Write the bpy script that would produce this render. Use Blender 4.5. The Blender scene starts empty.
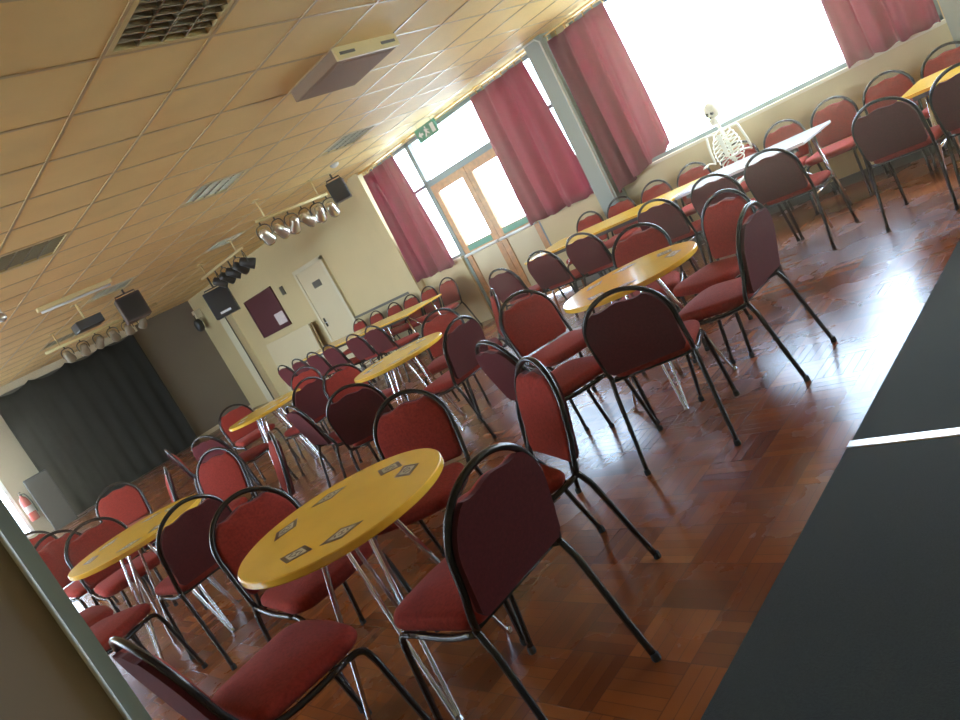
import bpy, bmesh, math, random
from mathutils import Vector, Matrix
random.seed(7)
C = bpy.context.scene.collection
PI = math.pi
CAM_H = 1.4
H = 2.846            # ceiling height
WX = 7.6             # window wall
EY = 16.5            # end wall

# ------------------------------------------------------------------ materials
def new_mat(name):
    m = bpy.data.materials.new(name); m.use_nodes = True
    nt = m.node_tree
    return m, nt, nt.nodes['Principled BSDF']

def simple(name, col, rough=.5, metal=0., spec=.5, coat=0., sheen=0., noise=0., nscale=40., bump=0., bscale=200.):
    m, nt, b = new_mat(name)
    b.inputs['Base Color'].default_value = (*col, 1)
    b.inputs['Roughness'].default_value = rough
    b.inputs['Metallic'].default_value = metal
    b.inputs['Specular IOR Level'].default_value = spec
    b.inputs['Coat Weight'].default_value = coat
    b.inputs['Coat Roughness'].default_value = .08
    b.inputs['Sheen Weight'].default_value = sheen
    if noise or bump:
        tc = nt.nodes.new('ShaderNodeTexCoord')
    if noise:
        n = nt.nodes.new('ShaderNodeTexNoise'); n.inputs['Scale'].default_value = nscale
        n.inputs['Detail'].default_value = 5
        r = nt.nodes.new('ShaderNodeMapRange')
        r.inputs[1].default_value = .3; r.inputs[2].default_value = .7
        r.inputs[3].default_value = 1 - noise; r.inputs[4].default_value = 1 + noise
        mx = nt.nodes.new('ShaderNodeMix'); mx.data_type = 'RGBA'; mx.blend_type = 'MULTIPLY'
        mx.inputs[0].default_value = 1; mx.inputs[6].default_value = (*col, 1)
        nt.links.new(tc.outputs['Object'], n.inputs['Vector'])
        nt.links.new(n.outputs[0], r.inputs[0]); nt.links.new(r.outputs[0], mx.inputs[7])
        nt.links.new(mx.outputs[2], b.inputs['Base Color'])
    if bump:
        n2 = nt.nodes.new('ShaderNodeTexNoise'); n2.inputs['Scale'].default_value = bscale
        bp = nt.nodes.new('ShaderNodeBump'); bp.inputs['Strength'].default_value = bump
        bp.inputs['Distance'].default_value = .003
        nt.links.new(tc.outputs['Object'], n2.inputs['Vector'])
        nt.links.new(n2.outputs[0], bp.inputs['Height']); nt.links.new(bp.outputs[0], b.inputs['Normal'])
    return m

M = {}
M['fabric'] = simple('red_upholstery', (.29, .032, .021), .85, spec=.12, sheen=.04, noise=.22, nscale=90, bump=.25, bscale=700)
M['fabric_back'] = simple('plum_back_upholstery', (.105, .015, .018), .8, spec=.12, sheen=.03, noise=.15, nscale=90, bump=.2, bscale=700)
M['frame'] = simple('black_bronze_tube', (.030, .024, .021), .27, spec=.6, metal=.35)
M['chrome'] = simple('chrome', (.72, .73, .75), .12, metal=1)
M['rubber'] = simple('black_rubber', (.012, .012, .012), .7)
M['laminate'] = simple('yellow_laminate', (.92, .55, .055), .2, spec=.5, coat=.25, noise=.05, nscale=6)
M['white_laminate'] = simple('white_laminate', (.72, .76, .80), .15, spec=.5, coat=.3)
M['tableedge'] = simple('table_edge', (.50, .33, .10), .4)
M['print_dark'] = simple('printed_brown', (.10, .060, .028), .3)
M['print_light'] = simple('printed_cream', (.62, .55, .38), .3)
M['tile'] = simple('ceiling_tile', (.88, .64, .26), .62, spec=.4, noise=.05, nscale=3, bump=.12, bscale=160)
M['tbar'] = simple('tbar_metal', (.60, .44, .22), .35, metal=.15)
M['wall'] = simple('cream_wall', (.60, .46, .22), .6, noise=.04, nscale=2)
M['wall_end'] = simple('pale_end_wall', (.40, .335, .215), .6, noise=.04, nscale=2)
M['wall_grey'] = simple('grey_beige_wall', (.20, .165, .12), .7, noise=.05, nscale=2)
M['wall_green'] = simple('grey_green_paint', (.40, .32, .26), .55, noise=.05, nscale=3)
M['bead'] = simple('grey_green_trim', (.30, .34, .29), .45)
M['pillar'] = simple('sage_grey_paint', (.30, .33, .29), .6)
M['dado'] = simple('dark_rail', (.10, .085, .06), .5)
M['white'] = simple('white_paint', (.68, .59, .38), .5)
M['white_plastic'] = simple('white_plastic', (.75, .75, .72), .35)
M['cream_metal'] = simple('cream_metal', (.70, .55, .24), .4)
M['wood'] = simple('orange_wood', (.50, .215, .055), .4, noise=.2, nscale=14)
M['teal_frame'] = simple('grey_teal_frame', (.16, .22, .22), .5)
M['cream_panel'] = simple('cream_panel', (.64, .52, .30), .5)
M['curtain'] = simple('crimson_curtain', (.25, .036, .062), .85, sheen=.15, noise=.08, nscale=20)
def curtain_mat():
    m = M['curtain']; nt = m.node_tree; b = nt.nodes['Principled BSDF']; out = [n for n in nt.nodes if n.type == 'OUTPUT_MATERIAL'][0]
    t = nt.nodes.new('ShaderNodeBsdfTranslucent'); t.inputs[0].default_value = (.38, .075, .125, 1)
    mx = nt.nodes.new('ShaderNodeMixShader'); mx.inputs[0].default_value = .42
    nt.links.new(b.outputs[0], mx.inputs[1]); nt.links.new(t.outputs[0], mx.inputs[2]); nt.links.new(mx.outputs[0], out.inputs[0])
curtain_mat()
M['black_cloth'] = simple('black_cloth', (.010, .010, .010), .95, spec=.1, noise=.2, nscale=8)
M['black'] = simple('black_plastic', (.014, .014, .014), .5)
M['dark_metal'] = simple('dark_metal', (.035, .030, .026), .4, metal=.4)
M['brass'] = simple('brass', (.75, .52, .20), .25, metal=1)
M['maroon'] = simple('maroon_felt', (.085, .012, .016), .9)
M['paper'] = simple('pale_paper', (.68, .56, .50), .7)
M['alu'] = simple('aluminium_strip', (.62, .64, .66), .3, metal=.9)
M['green'] = simple('sign_green', (.015, .22, .12), .4)
M['red'] = simple('signal_red', (.55, .04, .025), .35)
M['bone'] = simple('plastic_bone', (.72, .70, .56), .45)
M['glassy_lens'] = simple('lamp_lens', (.75, .72, .6), .15, metal=.7)
M['brown_box'] = simple('brown_box', (.085, .048, .035), .5)
M['casing_shade'] = simple('shade_brown_casing', (.30, .19, .11), .85)  # shade on the cassette's sides and underside, put into the colour
M['lamp_tan'] = simple('tan_lamp_paint', (.26, .20, .12), .5)
M['reflector'] = simple('gold_reflector', (.80, .66, .34), .16, metal=1)
M['louvre'] = simple('louvre_blade', (.36, .31, .20), .35, metal=.5)
M['ext'] = simple('pale_concrete', (.6, .6, .58), .8)

def parquet():
    m, nt, b = new_mat('parquet')
    N, L = nt.nodes.new, nt.links.new
    tc = N('ShaderNodeTexCoord')
    sep = N('ShaderNodeSeparateXYZ'); L(tc.outputs['Object'], sep.inputs[0])
    def mth(op, a, bb=None):
        n = N('ShaderNodeMath'); n.operation = op
        for i, v in enumerate((a, bb)):
            if v is None: continue
            if isinstance(v, (int, float)): n.inputs[i].default_value = v
            else: L(v, n.inputs[i])
        return n.outputs[0]
    S = .228                                   # square block of fingers
    u = mth('DIVIDE', sep.outputs[0], S); v = mth('DIVIDE', sep.outputs[1], S)
    iu = mth('FLOOR', u); iv = mth('FLOOR', v)
    par = mth('MODULO', mth('ADD', mth('ADD', iu, iv), 400), 2.0)
    fu = mth('FRACT', u); fv = mth('FRACT', v)
    w = mth('ADD', mth('MULTIPLY', fu, par), mth('MULTIPLY', fv, mth('SUBTRACT', 1.0, par)))
    fing = mth('FLOOR', mth('MULTIPLY', w, 5.0))
    cmb = N('ShaderNodeCombineXYZ'); L(iu, cmb.inputs[0]); L(iv, cmb.inputs[1]); L(fing, cmb.inputs[2])
    wn = N('ShaderNodeTexWhiteNoise'); wn.noise_dimensions = '3D'; L(cmb.outputs[0], wn.inputs['Vector'])
    cmb2 = N('ShaderNodeCombineXYZ'); L(iu, cmb2.inputs[0]); L(iv, cmb2.inputs[1])
    wn2 = N('ShaderNodeTexWhiteNoise'); wn2.noise_dimensions = '3D'; L(cmb2.outputs[0], wn2.inputs['Vector'])
    mixv = mth('ADD', mth('MULTIPLY', wn.outputs[0], .45), mth('MULTIPLY', wn2.outputs[0], .55))
    ramp = N('ShaderNodeValToRGB'); L(mixv, ramp.inputs[0])
    e = ramp.color_ramp.elements
    e[0].color = (.118, .027, .0065, 1); e[1].color = (.32, .095, .021, 1)
    mid = ramp.color_ramp.elements.new(.5); mid.color = (.21, .055, .012, 1)
    # grooves between fingers and blocks
    def near(x, n_):
        f = mth('FRACT', mth('MULTIPLY', x, n_)); return mth('MINIMUM', f, mth('SUBTRACT', 1.0, f))
    g1 = mth('LESS_THAN', near(w, 5.0), .03)
    g2 = mth('LESS_THAN', mth('MINIMUM', near(u, 1.0), near(v, 1.0)), .010)
    g = mth('MAXIMUM', g1, g2)
    dk = N('ShaderNodeMix'); dk.data_type = 'RGBA'; L(mth('MULTIPLY', g, .55), dk.inputs[0])
    L(ramp.outputs[0], dk.inputs[6]); dk.inputs[7].default_value = (.06, .018, .008, 1)
    L(dk.outputs[2], b.inputs['Base Color'])
    n = N('ShaderNodeTexNoise'); n.inputs['Scale'].default_value = 2.2; n.inputs['Detail'].default_value = 6
    L(tc.outputs['Object'], n.inputs['Vector'])
    r = N('ShaderNodeMapRange'); r.inputs[1].default_value = .35; r.inputs[2].default_value = .65
    r.inputs[3].default_value = .23; r.inputs[4].default_value = .30
    L(n.outputs[0], r.inputs[0]); L(r.outputs[0], b.inputs['Roughness'])
    b.inputs['Specular IOR Level'].default_value = .62; b.inputs['Specular Tint'].default_value = (.52, .76, 1.0, 1)
    b.inputs['Coat Weight'].default_value = .05; b.inputs['Coat Roughness'].default_value = .15
    n2 = N('ShaderNodeTexNoise'); n2.inputs['Scale'].default_value = 26; n2.inputs['Detail'].default_value = 3
    L(tc.outputs['Object'], n2.inputs['Vector'])
    hsum = mth('ADD', mth('MULTIPLY', wn.outputs[0], .12), mth('MULTIPLY', n2.outputs[0], 1.0))
    hsum = mth('SUBTRACT', hsum, mth('MULTIPLY', g, .5))
    bp = N('ShaderNodeBump'); bp.inputs['Strength'].default_value = .22; bp.inputs['Distance'].default_value = .0018
    L(hsum, bp.inputs['Height']); L(bp.outputs[0], b.inputs['Normal'])
    return m
M['parquet'] = parquet()

def carpet():
    m = simple('dark_carpet', (.017, .022, .019), .98, spec=.1, sheen=.2, noise=.45, nscale=160, bump=.8, bscale=420)
    return m
M['carpet'] = carpet()

def glass():
    m = bpy.data.materials.new('window_glass'); m.use_nodes = True
    nt = m.node_tree; nt.nodes.clear()
    o = nt.nodes.new('ShaderNodeOutputMaterial'); mx = nt.nodes.new('ShaderNodeMixShader')
    t = nt.nodes.new('ShaderNodeBsdfTransparent'); g = nt.nodes.new('ShaderNodeBsdfGlossy')
    t.inputs[0].default_value = (.96, .98, .97, 1); g.inputs['Roughness'].default_value = .03
    mx.inputs[0].default_value = .05
    nt.links.new(t.outputs[0], mx.inputs[1]); nt.links.new(g.outputs[0], mx.inputs[2])
    nt.links.new(mx.outputs[0], o.inputs[0]); return m
M['glass'] = glass()

# ------------------------------------------------------------------ mesh helpers
class MB:
    """collects shapes into one mesh; every face remembers its material slot"""
    def __init__(s): s.v = []; s.f = []; s.sm = []; s.mi = []; s.mat = 0
    def add(s, verts, faces, smooth=False):
        o = len(s.v); s.v += [tuple(v) for v in verts]
        s.f += [tuple(i + o for i in f) for f in faces]
        s.sm += [smooth] * len(faces); s.mi += [s.mat] * len(faces)
        return s
    def box(s, x0, x1, y0, y1, z0, z1):
        v = [(x, y, z) for x in (x0, x1) for y in (y0, y1) for z in (z0, z1)]
        return s.add(v, [(0, 1, 3, 2), (4, 6, 7, 5), (0, 4, 5, 1), (2, 3, 7, 6), (0, 2, 6, 4), (1, 5, 7, 3)])
    def obox(s, c, rot, sx, sy, sz):
        v = [Vector(c) + rot @ Vector((x * sx / 2, y * sy / 2, z * sz / 2)) for x in (-1, 1) for y in (-1, 1) for z in (-1, 1)]
        return s.add(v, [(0, 1, 3, 2), (4, 6, 7, 5), (0, 4, 5, 1), (2, 3, 7, 6), (0, 2, 6, 4), (1, 5, 7, 3)])
    def tube(s, pts, r, n=8, smooth_path=0, closed=False, r1=None):
        P = [Vector(p) for p in pts]
        if smooth_path: P = catmull(P, smooth_path, closed)
        m = len(P); T = []
        for i in range(m):
            a = P[(i - 1) % m] if closed or i > 0 else P[i]; b = P[(i + 1) % m] if closed or i < m - 1 else P[i]
            T.append((b - a).normalized())
        up = Vector((0, 0, 1)) if abs(T[0].z) < .9 else Vector((1, 0, 0))
        nrm = (up - T[0] * up.dot(T[0])).normalized(); V = []
        for i in range(m):
            nrm = (nrm - T[i] * nrm.dot(T[i])).normalized(); bi = T[i].cross(nrm)
            rr = r if r1 is None else r + (r1 - r) * i / (m - 1)
            for k in range(n):
                a = 2 * PI * k / n; V.append(P[i] + nrm * (math.cos(a) * rr) + bi * (math.sin(a) * rr))
        F = []
        for i in range(m if closed else m - 1):
            j = (i + 1) % m
            for k in range(n):
                l = (k + 1) % n; F.append((i * n + k, i * n + l, j * n + l, j * n + k))
        if not closed:
            F.append(tuple(range(n - 1, -1, -1))); F.append(tuple((m - 1) * n + k for k in range(n)))
        return s.add(V, F, True)
    def lathe(s, prof, n=24, origin=(0, 0, 0), rot=None, caps=True):
        V = []; F = []
        for (r, z) in prof:
            for k in range(n):
                a = 2 * PI * k / n; p = Vector((r * math.cos(a), r * math.sin(a), z))
                if rot is not None: p = rot @ p
                V.append(p + Vector(origin))
        m = len(prof)
        for i in range(m - 1):
            for k in range(n):
                l = (k + 1) % n; F.append((i * n + k, i * n + l, (i + 1) * n + l, (i + 1) * n + k))
        if caps:
            F.append(tuple(range(n - 1, -1, -1))); F.append(tuple((m - 1) * n + k for k in range(n)))
        return s.add(V, F, n > 8)
    def prism(s, poly, f, t0, t1):
        """poly 2D -> f(a,b,t) 3D, extruded t0..t1"""
        n = len(poly); V = [f(a, b, t0) for a, b in poly] + [f(a, b, t1) for a, b in poly]
        F = [tuple(range(n - 1, -1, -1)), tuple(range(n, 2 * n))] + [(i, (i + 1) % n, (i + 1) % n + n, i + n) for i in range(n)]
        return s.add(V, F)
    def pad(s, poly, f, half, bulge, edge, flat_back=False):
        """puffy cushion: 2D outline swept through rounded rings, both faces domed"""
        n = len(poly); cx = sum(p[0] for p in poly) / n; cy = sum(p[1] for p in poly) / n
        w = max(p[0] for p in poly) - min(p[0] for p in poly); e = edge / (w / 2)
        rings = []
        for t in range(5):                       # round edge
            a = PI / 2 * t / 4
            rings.append((1 - e * (1 - math.cos(PI / 2 - a)) if False else 1 - e + e * math.cos(a), half * math.sin(a)))
        top = rings[:]
        for k in (.8, .55, .3):
            sc = (1 - e) * k; top.append((sc, half + bulge * (1 - k * k)))
        bot = [(sc, -z) for sc, z in (rings if not flat_back else rings)][::-1]
        bot = [((1 - e) * .5, -half - (0 if flat_back else bulge * .5))] + bot
        seq = bot[:-1] + top
        V = []
        for sc, t in seq:
            for (a, b) in poly: V.append(f(cx + (a - cx) * sc, cy + (b - cy) * sc, t))
        F = []
        m = len(seq)
        for i in range(m - 1):
            for k in range(n):
                l = (k + 1) % n; F.append((i * n + k, i * n + l, (i + 1) * n + l, (i + 1) * n + k))
        F.append(tuple(range(n - 1, -1, -1))); F.append(tuple((m - 1) * n + k for k in range(n)))
        return s.add(V, F, True)
    def mesh(s, name, mats):
        me = bpy.data.meshes.new(name); me.from_pydata(s.v, [], s.f)
        if not isinstance(mats, (list, tuple)): mats = [mats]
        for m in mats: me.materials.append(m)
        me.polygons.foreach_set('use_smooth', s.sm); me.polygons.foreach_set('material_index', s.mi)
        bm = bmesh.new(); bm.from_mesh(me); bmesh.ops.recalc_face_normals(bm, faces=bm.faces); bm.to_mesh(me); bm.free()
        me.update(); return me
    def build(s, name, mats, parent=None, loc=None, label=None, bevel=0):
        o = bpy.data.objects.new(name, s.mesh(name, mats)); C.objects.link(o)
        if parent is not None: o.parent = parent
        if loc is not None: o.location = loc
        if label: o['label'] = label
        if bevel:
            md = o.modifiers.new('bevel', 'BEVEL'); md.width = bevel; md.segments = 2; md.limit_method = 'ANGLE'
        return o

def catmull(P, k, closed=False):
    out = []; m = len(P)
    for i in range(m if closed else m - 1):
        p1, p2 = P[i], P[(i + 1) % m]
        p0 = P[(i - 1) % m] if closed or i > 0 else p1 * 2 - p2
        p3 = P[(i + 2) % m] if closed or i < m - 2 else p2 * 2 - p1
        for j in range(k):
            t = j / k
            out.append(.5 * ((2 * p1) + (p2 - p0) * t + (2 * p0 - 5 * p1 + 4 * p2 - p3) * t * t + (3 * p1 - p0 - 3 * p2 + p3) * t ** 3))
    if not closed: out.append(P[-1])
    return out

def thing(name, label, cat, loc=(0, 0, 0), rz=0, group=None):
    o = bpy.data.objects.new(name, None); C.objects.link(o); o.empty_display_size = .1
    o.location = loc; o.rotation_euler = (0, 0, rz); return tag(o, label, cat, group)
def tag(o, label, cat, group=None):
    o['label'] = label; o['category'] = cat
    if group: o['group'] = group
    return o
def struct(o): o['kind'] = 'structure'; return o
def dup(root, loc, rz, label, group=None):
    r = root.copy(); C.objects.link(r); r.location = loc; r.rotation_euler = (0, 0, rz); r['label'] = label
    if group: r['group'] = group
    for ch in list(root.children):
        c = ch.copy(); C.objects.link(c); c.parent = r
        for g in list(ch.children):
            d = g.copy(); C.objects.link(d); d.parent = c
    return r

# ------------------------------------------------------------------ room shell
LX, BY = -2.6, -3.2          # left wall and back wall of the hall (behind the camera)
struct(MB().box(LX, WX + .25, BY, EY + .2, -.12, 0).build('floor', M['parquet']))
# ceiling: tiles laid in a 600 mm grid, open where the louvred fittings sit
GX, GY = 1.797, 3.355
lights = [(1.797, 2.755), (1.797, 6.355), (3.597, 6.355), (5.397, 6.355), (5.397, 9.955), (3.597, 9.955), (3.597, 12.955)]
tl = MB()
i0, i1 = -8, 10; j0, j1 = -11, 22
for i in range(i0, i1):
    for j in range(j0, j1):
        x, y = GX + .6 * i, GY + .6 * j
        if any(abs(x - a) < .1 and abs(y - b) < .1 for a, b in lights): continue
        x0, x1, y0, y1 = max(x, LX), min(x + .6, WX), max(y, BY), min(y + .6, EY)
        if x1 - x0 < .01 or y1 - y0 < .01: continue
        tl.box(x0, x1, y0, y1, H, H + .015)
tl.box(LX - .2, WX + .25, BY - .2, EY + .2, H + .13, H + .25)
struct(tl.build('ceiling', M['tile']))
gb = MB()
for i in range(i0, i1 + 1):
    x = GX + .6 * i
    if LX < x < WX: gb.box(x - .010, x + .010, BY, EY, H - .005, H + .012)
for j in range(j0, j1 + 1):
    y = GY + .6 * j
    if BY < y < EY: gb.box(LX, WX, y - .010, y + .010, H - .004, H + .012)
struct(gb.build('trim_1', M['tbar']))

# window wall (x = WX): openings y0,y1,z0,z1
def wall_x(name, x0, x1, ya, yb, holes, mat, z1=H + .14):
    m = MB(); ys = sorted({ya, yb, *[h[0] for h in holes], *[h[1] for h in holes]})
    for a, b in zip(ys[:-1], ys[1:]):
        hs = sorted([(h[2], h[3]) for h in holes if h[0] <= a + 1e-6 and h[1] >= b - 1e-6]); z = 0
        for h0, h1 in hs:
            if h0 > z + 1e-4: m.box(x0, x1, a, b, z, h0)
            z = h1
        if z < z1 - 1e-4: m.box(x0, x1, a, b, z, z1)
    return struct(m.build(name, mat))
ZS, ZH = 1.02, 2.80
WIN1 = (7.90, 8.84); WIN2 = (5.20, 6.28); WIN3 = (1.50, 4.70); WIN4 = (-2.6, 1.25); DOOR = (6.28, 7.90)
wall_x('wall_right', WX, WX + .22, BY, EY + .2,
       [(*WIN1, ZS, ZH), (*WIN2, ZS, ZH), (*WIN3, ZS, ZH), (*WIN4, ZS, ZH), (*DOOR, 0, ZH)], M['wall'])
def wall_y(name, y0, y1, xa, xb, holes, mat, z1=H + .14):
    m = MB(); xs = sorted({xa, xb, *[h[0] for h in holes], *[h[1] for h in holes]})
    for a, b in zip(xs[:-1], xs[1:]):
        hs = sorted([(h[2], h[3]) for h in holes if h[0] <= a + 1e-6 and h[1] >= b - 1e-6]); z = 0
        for h0, h1 in hs:
            if h0 > z + 1e-4: m.box(a, b, y0, y1, z, h0)
            z = h1
        if z < z1 - 1e-4: m.box(a, b, y0, y1, z, z1)
    return struct(m.build(name, mat))
EDOOR = (.40, 2.60, .12, 2.10)
wall_y('wall_far', EY, EY + .2, LX, 3.3, [EDOOR], M['wall_end'])
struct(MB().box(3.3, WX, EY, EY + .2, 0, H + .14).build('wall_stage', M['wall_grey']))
LWIN_FILL = [(5.5, 10.0, .7, 2.75), (10.8, 15.6, .7, 2.75)]
wall_x('wall_left', LX - .2, LX, BY, EY + .2, LWIN_FILL, M['wall'])
struct(MB().box(LX - .2, WX + .22, BY - .2, BY, 0, H + .14).build('wall_back', M['wall']))
# painted partition end close to the camera
pt = MB(); pt.box(-2.6, .150, 1.20, 1.34, 0, H)
struct(pt.build('wall_partition', M['wall_green']))
pb = MB(); pb.box(.150, .176, 1.192, 1.34, 0, H)
struct(pb.build('trim_2', M['bead']))
pb2 = MB(); pb2.tube([(.1515, 1.190, 0), (.1515, 1.190, H)], .0035, 8)
struct(pb2.build('trim_3', M['white_plastic']))

# window frames and panes
def win_unit(n, y0, y1, z0=ZS, z1=ZH, bars=(), posts=(), mat='teal_frame'):
    f = MB(); x0, x1 = WX + .06, WX + .13; w = .045
    f.box(x0, x1, y0, y1, z0, z0 + w); f.box(x0, x1, y0, y1, z1 - w, z1)
    f.box(x0, x1, y0, y0 + w, z0, z1); f.box(x0, x1, y1 - w, y1, z0, z1)
    for z in bars: f.box(x0, x1, y0, y1, z - w / 2, z + w / 2)
    for y in posts: f.box(x0, x1, y - w / 2, y + w / 2, z0, z1)
    o = struct(f.build('window_%d' % n, M[mat]))
    MB().box(WX + .09, WX + .096, y0 + .01, y1 - .01, z0 + .01, z1 - .01).build('pane', M['glass'], o)
    s = MB(); s.box(WX - .03, WX + .06, y0 - .02, y1 + .02, z0 - .03, z0 + .002); s.build('window_sill', M['white'], o)
    return o
win_unit(1, *WIN1, bars=(2.15,)); win_unit(2, *WIN2, bars=(2.15,)); win_unit(3, *WIN3)
win_unit(4, *WIN4, bars=(2.15,))
# fanlight and glazed double door
d = MB(); ya, yb = DOOR; x0, x1 = WX + .04, WX + .13
d.box(x0, x1, ya, ya + .06, 0, ZH); d.box(x0, x1, yb - .06, yb, 0, ZH)
d.box(x0, x1, ya, yb, 2.10, 2.19); d.box(x0, x1, ya, yb, ZH - .05, ZH)
dr = struct(d.build('door_1', M['teal_frame']))
MB().box(WX + .09, WX + .096, ya + .05, yb - .05, 2.18, ZH - .04).build('pane', M['glass'], dr)
ym = (ya + yb) / 2
for a, b in ((ya + .06, ym - .004), (ym + .004, yb - .06)):
    lf = MB(); w = .10
    lf.box(WX + .05, WX + .10, a, a + w, .02, 2.10); lf.box(WX + .05, WX + .10, b - w, b, .02, 2.10)
    lf.box(WX + .05, WX + .10, a + w, b - w, 1.98, 2.10); lf.box(WX + .05, WX + .10, a + w, b - w, 1.02, 1.13)
    lf.box(WX + .05, WX + .10, a + w, b - w, .02, .14)
    leaf = lf.build('door_leaf', M['wood'], dr)
    MB().box(WX + .072, WX + .078, a + w - .01, b - w + .01, 1.12, 1.99).build('pane', M['glass'], leaf)
    MB().box(WX + .065, WX + .085, a + w - .01, b - w + .01, .13, 1.03).build('door_panel', M['cream_panel'], leaf)
    MB().box(WX + .040, WX + .050, a + w + .02, b - w - .02, 1.035, 1.115).build('notice_plate', M['green'], leaf)
    pbm = MB(); pbm.tube([(WX + .005, a + .02, .995), (WX + .005, b - .02, .995)], .018, 8)
    for yy in (a + .05, b - .05): pbm.box(WX + .005, WX + .05, yy - .02, yy + .02, .975, 1.015)
    pbm.build('push_bar', M['white_plastic'], leaf)
# lower side panels of the door wall, piers and rails
struct(MB().box(WX - .20, WX, 4.93, 5.19, 0, H).build('trim_4', M['pillar']))
cd = MB(); cd.tube([(WX - .206, 4.965, .75), (WX - .206, 4.965, 2.78), (WX - .206, 5.02, 2.83), (WX - .206, 5.30, 2.835)], .011, 8)  # pale tube standing in for the pier edge lit by the window
tag(cd.build('lit_edge', M['white_plastic']), 'pale strip as the window lit edge of the sage grey pier between the curtains', 'edge highlight')
struct(MB().box(WX - .16, WX, 8.90, 9.16, 0, H).build('trim_5', M['wall']))
struct(MB().box(WX - .16, WX, 1.22, 1.46, 0, H).build('trim_6', M['pillar']))
struct(MB().box(WX - .03, WX, 9.2, 11.0, .855, .895).build('trim_7', M['dado']))
struct(MB().box(WX - .025, WX, BY, 6.2, .0, .09).build('baseboard_right', M['dado']))
struct(MB().box(3.3, WX, EY - .02, EY, 0, .09).build('baseboard_far', M['white']))
struct(MB().box(WX - .14, WX, 15.0, 15.35, 0, 2.15).build('trim_8', M['white']))
cb = MB(); cb.tube([(WX - .155, 15.02, .02), (WX - .155, 15.0, 1.2), (WX - .15, 15.02, 2.15)], .012, 6)
tag(cb.build('cable', M['black']), 'dark cable running down the white boxed casing near the stage corner', 'cable')
# plain door in the side wall
d2 = MB(); d2.box(WX - .05, WX + .01, 10.98, 11.05, 0, 2.10); d2.box(WX - .05, WX + .01, 11.95, 12.02, 0, 2.10); d2.box(WX - .05, WX + .01, 10.98, 12.02, 2.05, 2.12)
D2 = struct(d2.build('door_2', M['white']))
MB().box(WX - .035, WX - .005, 11.05, 11.95, .01, 2.05).build('door_leaf', M['cream_panel'], D2)
sg = MB(); sg.box(WX - .042, WX - .036, 11.35, 11.62, 1.66, 1.78); sg.build('door_sign', M['dado'], D2)
hd = MB(); hd.box(WX - .045, WX - .035, 11.83, 11.89, .95, 1.12); hd.tube([(WX - .045, 11.86, 1.03), (WX - .085, 11.86, 1.03), (WX - .085, 11.75, 1.03)], .009, 6)
hd.build('door_handle', M['chrome'], D2)
# glazed double door at the far left of the end wall
f = MB(); a, b, z0, z1 = EDOOR
for xx in (a, (a + b) / 2 - .04, b - .06): f.box(xx, xx + .06, EY + .02, EY + .1, z0, z1)
f.box(a, b, EY + .02, EY + .1, z0, z0 + .06); f.box(a, b, EY + .02, EY + .1, z1 - .06, z1)
D3 = struct(f.build('door_3', M['white_plastic']))
MB().box(a + .02, b - .02, EY + .055, EY + .061, z0 + .02, z1 - .02).build('pane', M['glass'], D3)
# unseen left wall windows, added for fill light (behind the partition)
for k, (y0, y1, z0, z1) in enumerate(LWIN_FILL):
    f = MB(); w = .05
    f.box(LX - .12, LX - .06, y0, y1, z0, z0 + w); f.box(LX - .12, LX - .06, y0, y1, z1 - w, z1)
    for yy in (y0, (y0 + y1) / 2 - w / 2, y1 - w): f.box(LX - .12, LX - .06, yy, yy + w, z0, z1)
    o = struct(f.build('window_%d' % (5 + k), M['white_plastic']))
    MB().box(LX - .095, LX - .089, y0 + .02, y1 - .02, z0 + .02, z1 - .02).build('pane', M['glass'], o)

# carpet and its metal strip
struct(MB().box(2.54, 5.1, BY, 1.232, 0, .012).build('carpet_far', M['carpet'])); bpy.data.objects['carpet_far']['label'] = 'dark carpet beyond the metal strip'
struct(MB().box(LX, 2.485, BY, 1.236, 0, .012).build('carpet_near', M['carpet'])); bpy.data.objects['carpet_near']['label'] = 'dark carpet nearest the camera'
st = MB(); st.prism([(2.478, .004), (2.490, .015), (2.536, .015), (2.548, .004), (2.548, 0), (2.478, 0)], lambda a, b, t: (a, t, b), BY, 1.236)
struct(st.build('trim_9', M['alu']))

# ------------------------------------------------------------------ curtains
def curtain(label, y0, y1, zb0, zb1, folds, x=WX - .13, amp=.075, gather=.86, ztop=2.74, tie=0):
    root = thing('curtain', label, 'curtain', (x, (y0 + y1) / 2, 0), 0, 'crimson window curtains')
    n = folds * 18; rows = 14; V = []; F = []; yc = (y0 + y1) / 2
    for j in range(rows + 1):
        t = j / rows                                   # 0 top .. 1 bottom
        for i in range(n + 1):
            u = i / n; sc = gather + (1 - gather) * min(1, t * 1.3)
            y = (u - .5) * (y1 - y0) * sc
            zb = zb0 + (zb1 - zb0) * u
            z = ztop + (zb - ztop) * t + (.012 * math.sin(u * 31) if j == rows else 0)
            ph = u * folds * 2 * PI + .5 * math.sin(3 * t + u * 5)
            a = amp * (.35 + .65 * t)
            V.append((a * math.sin(ph) + .35 * a * math.sin(2.3 * ph + 1), y + .012 * math.cos(ph), z))
    w = n + 1
    for j in range(rows):
        for i in range(n): F.append((j * w + i, j * w + i + 1, (j + 1) * w + i + 1, (j + 1) * w + i))
    m = MB(); m.add(V, F, True); c = m.build('curtain_cloth', M['curtain'], root)
    sd = c.modifiers.new('thick', 'SOLIDIFY'); sd.thickness = .006
    k = max(5, int((y1 - y0) / .11))
    for i in range(k):
        y = (i / (k - 1) - .5) * (y1 - y0) * gather
        hk = MB(); hk.tube([(.0, y, 2.72), (-.008, y, 2.755), (.0, y, 2.785), (.012, y, 2.775)], .007, 6, 3)
        hk.build('curtain_hook', M['brass'], root)
    return root
curtain('crimson curtain left of the glazed exit doors', 7.98, 8.86, .95, .98, 3)
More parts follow.
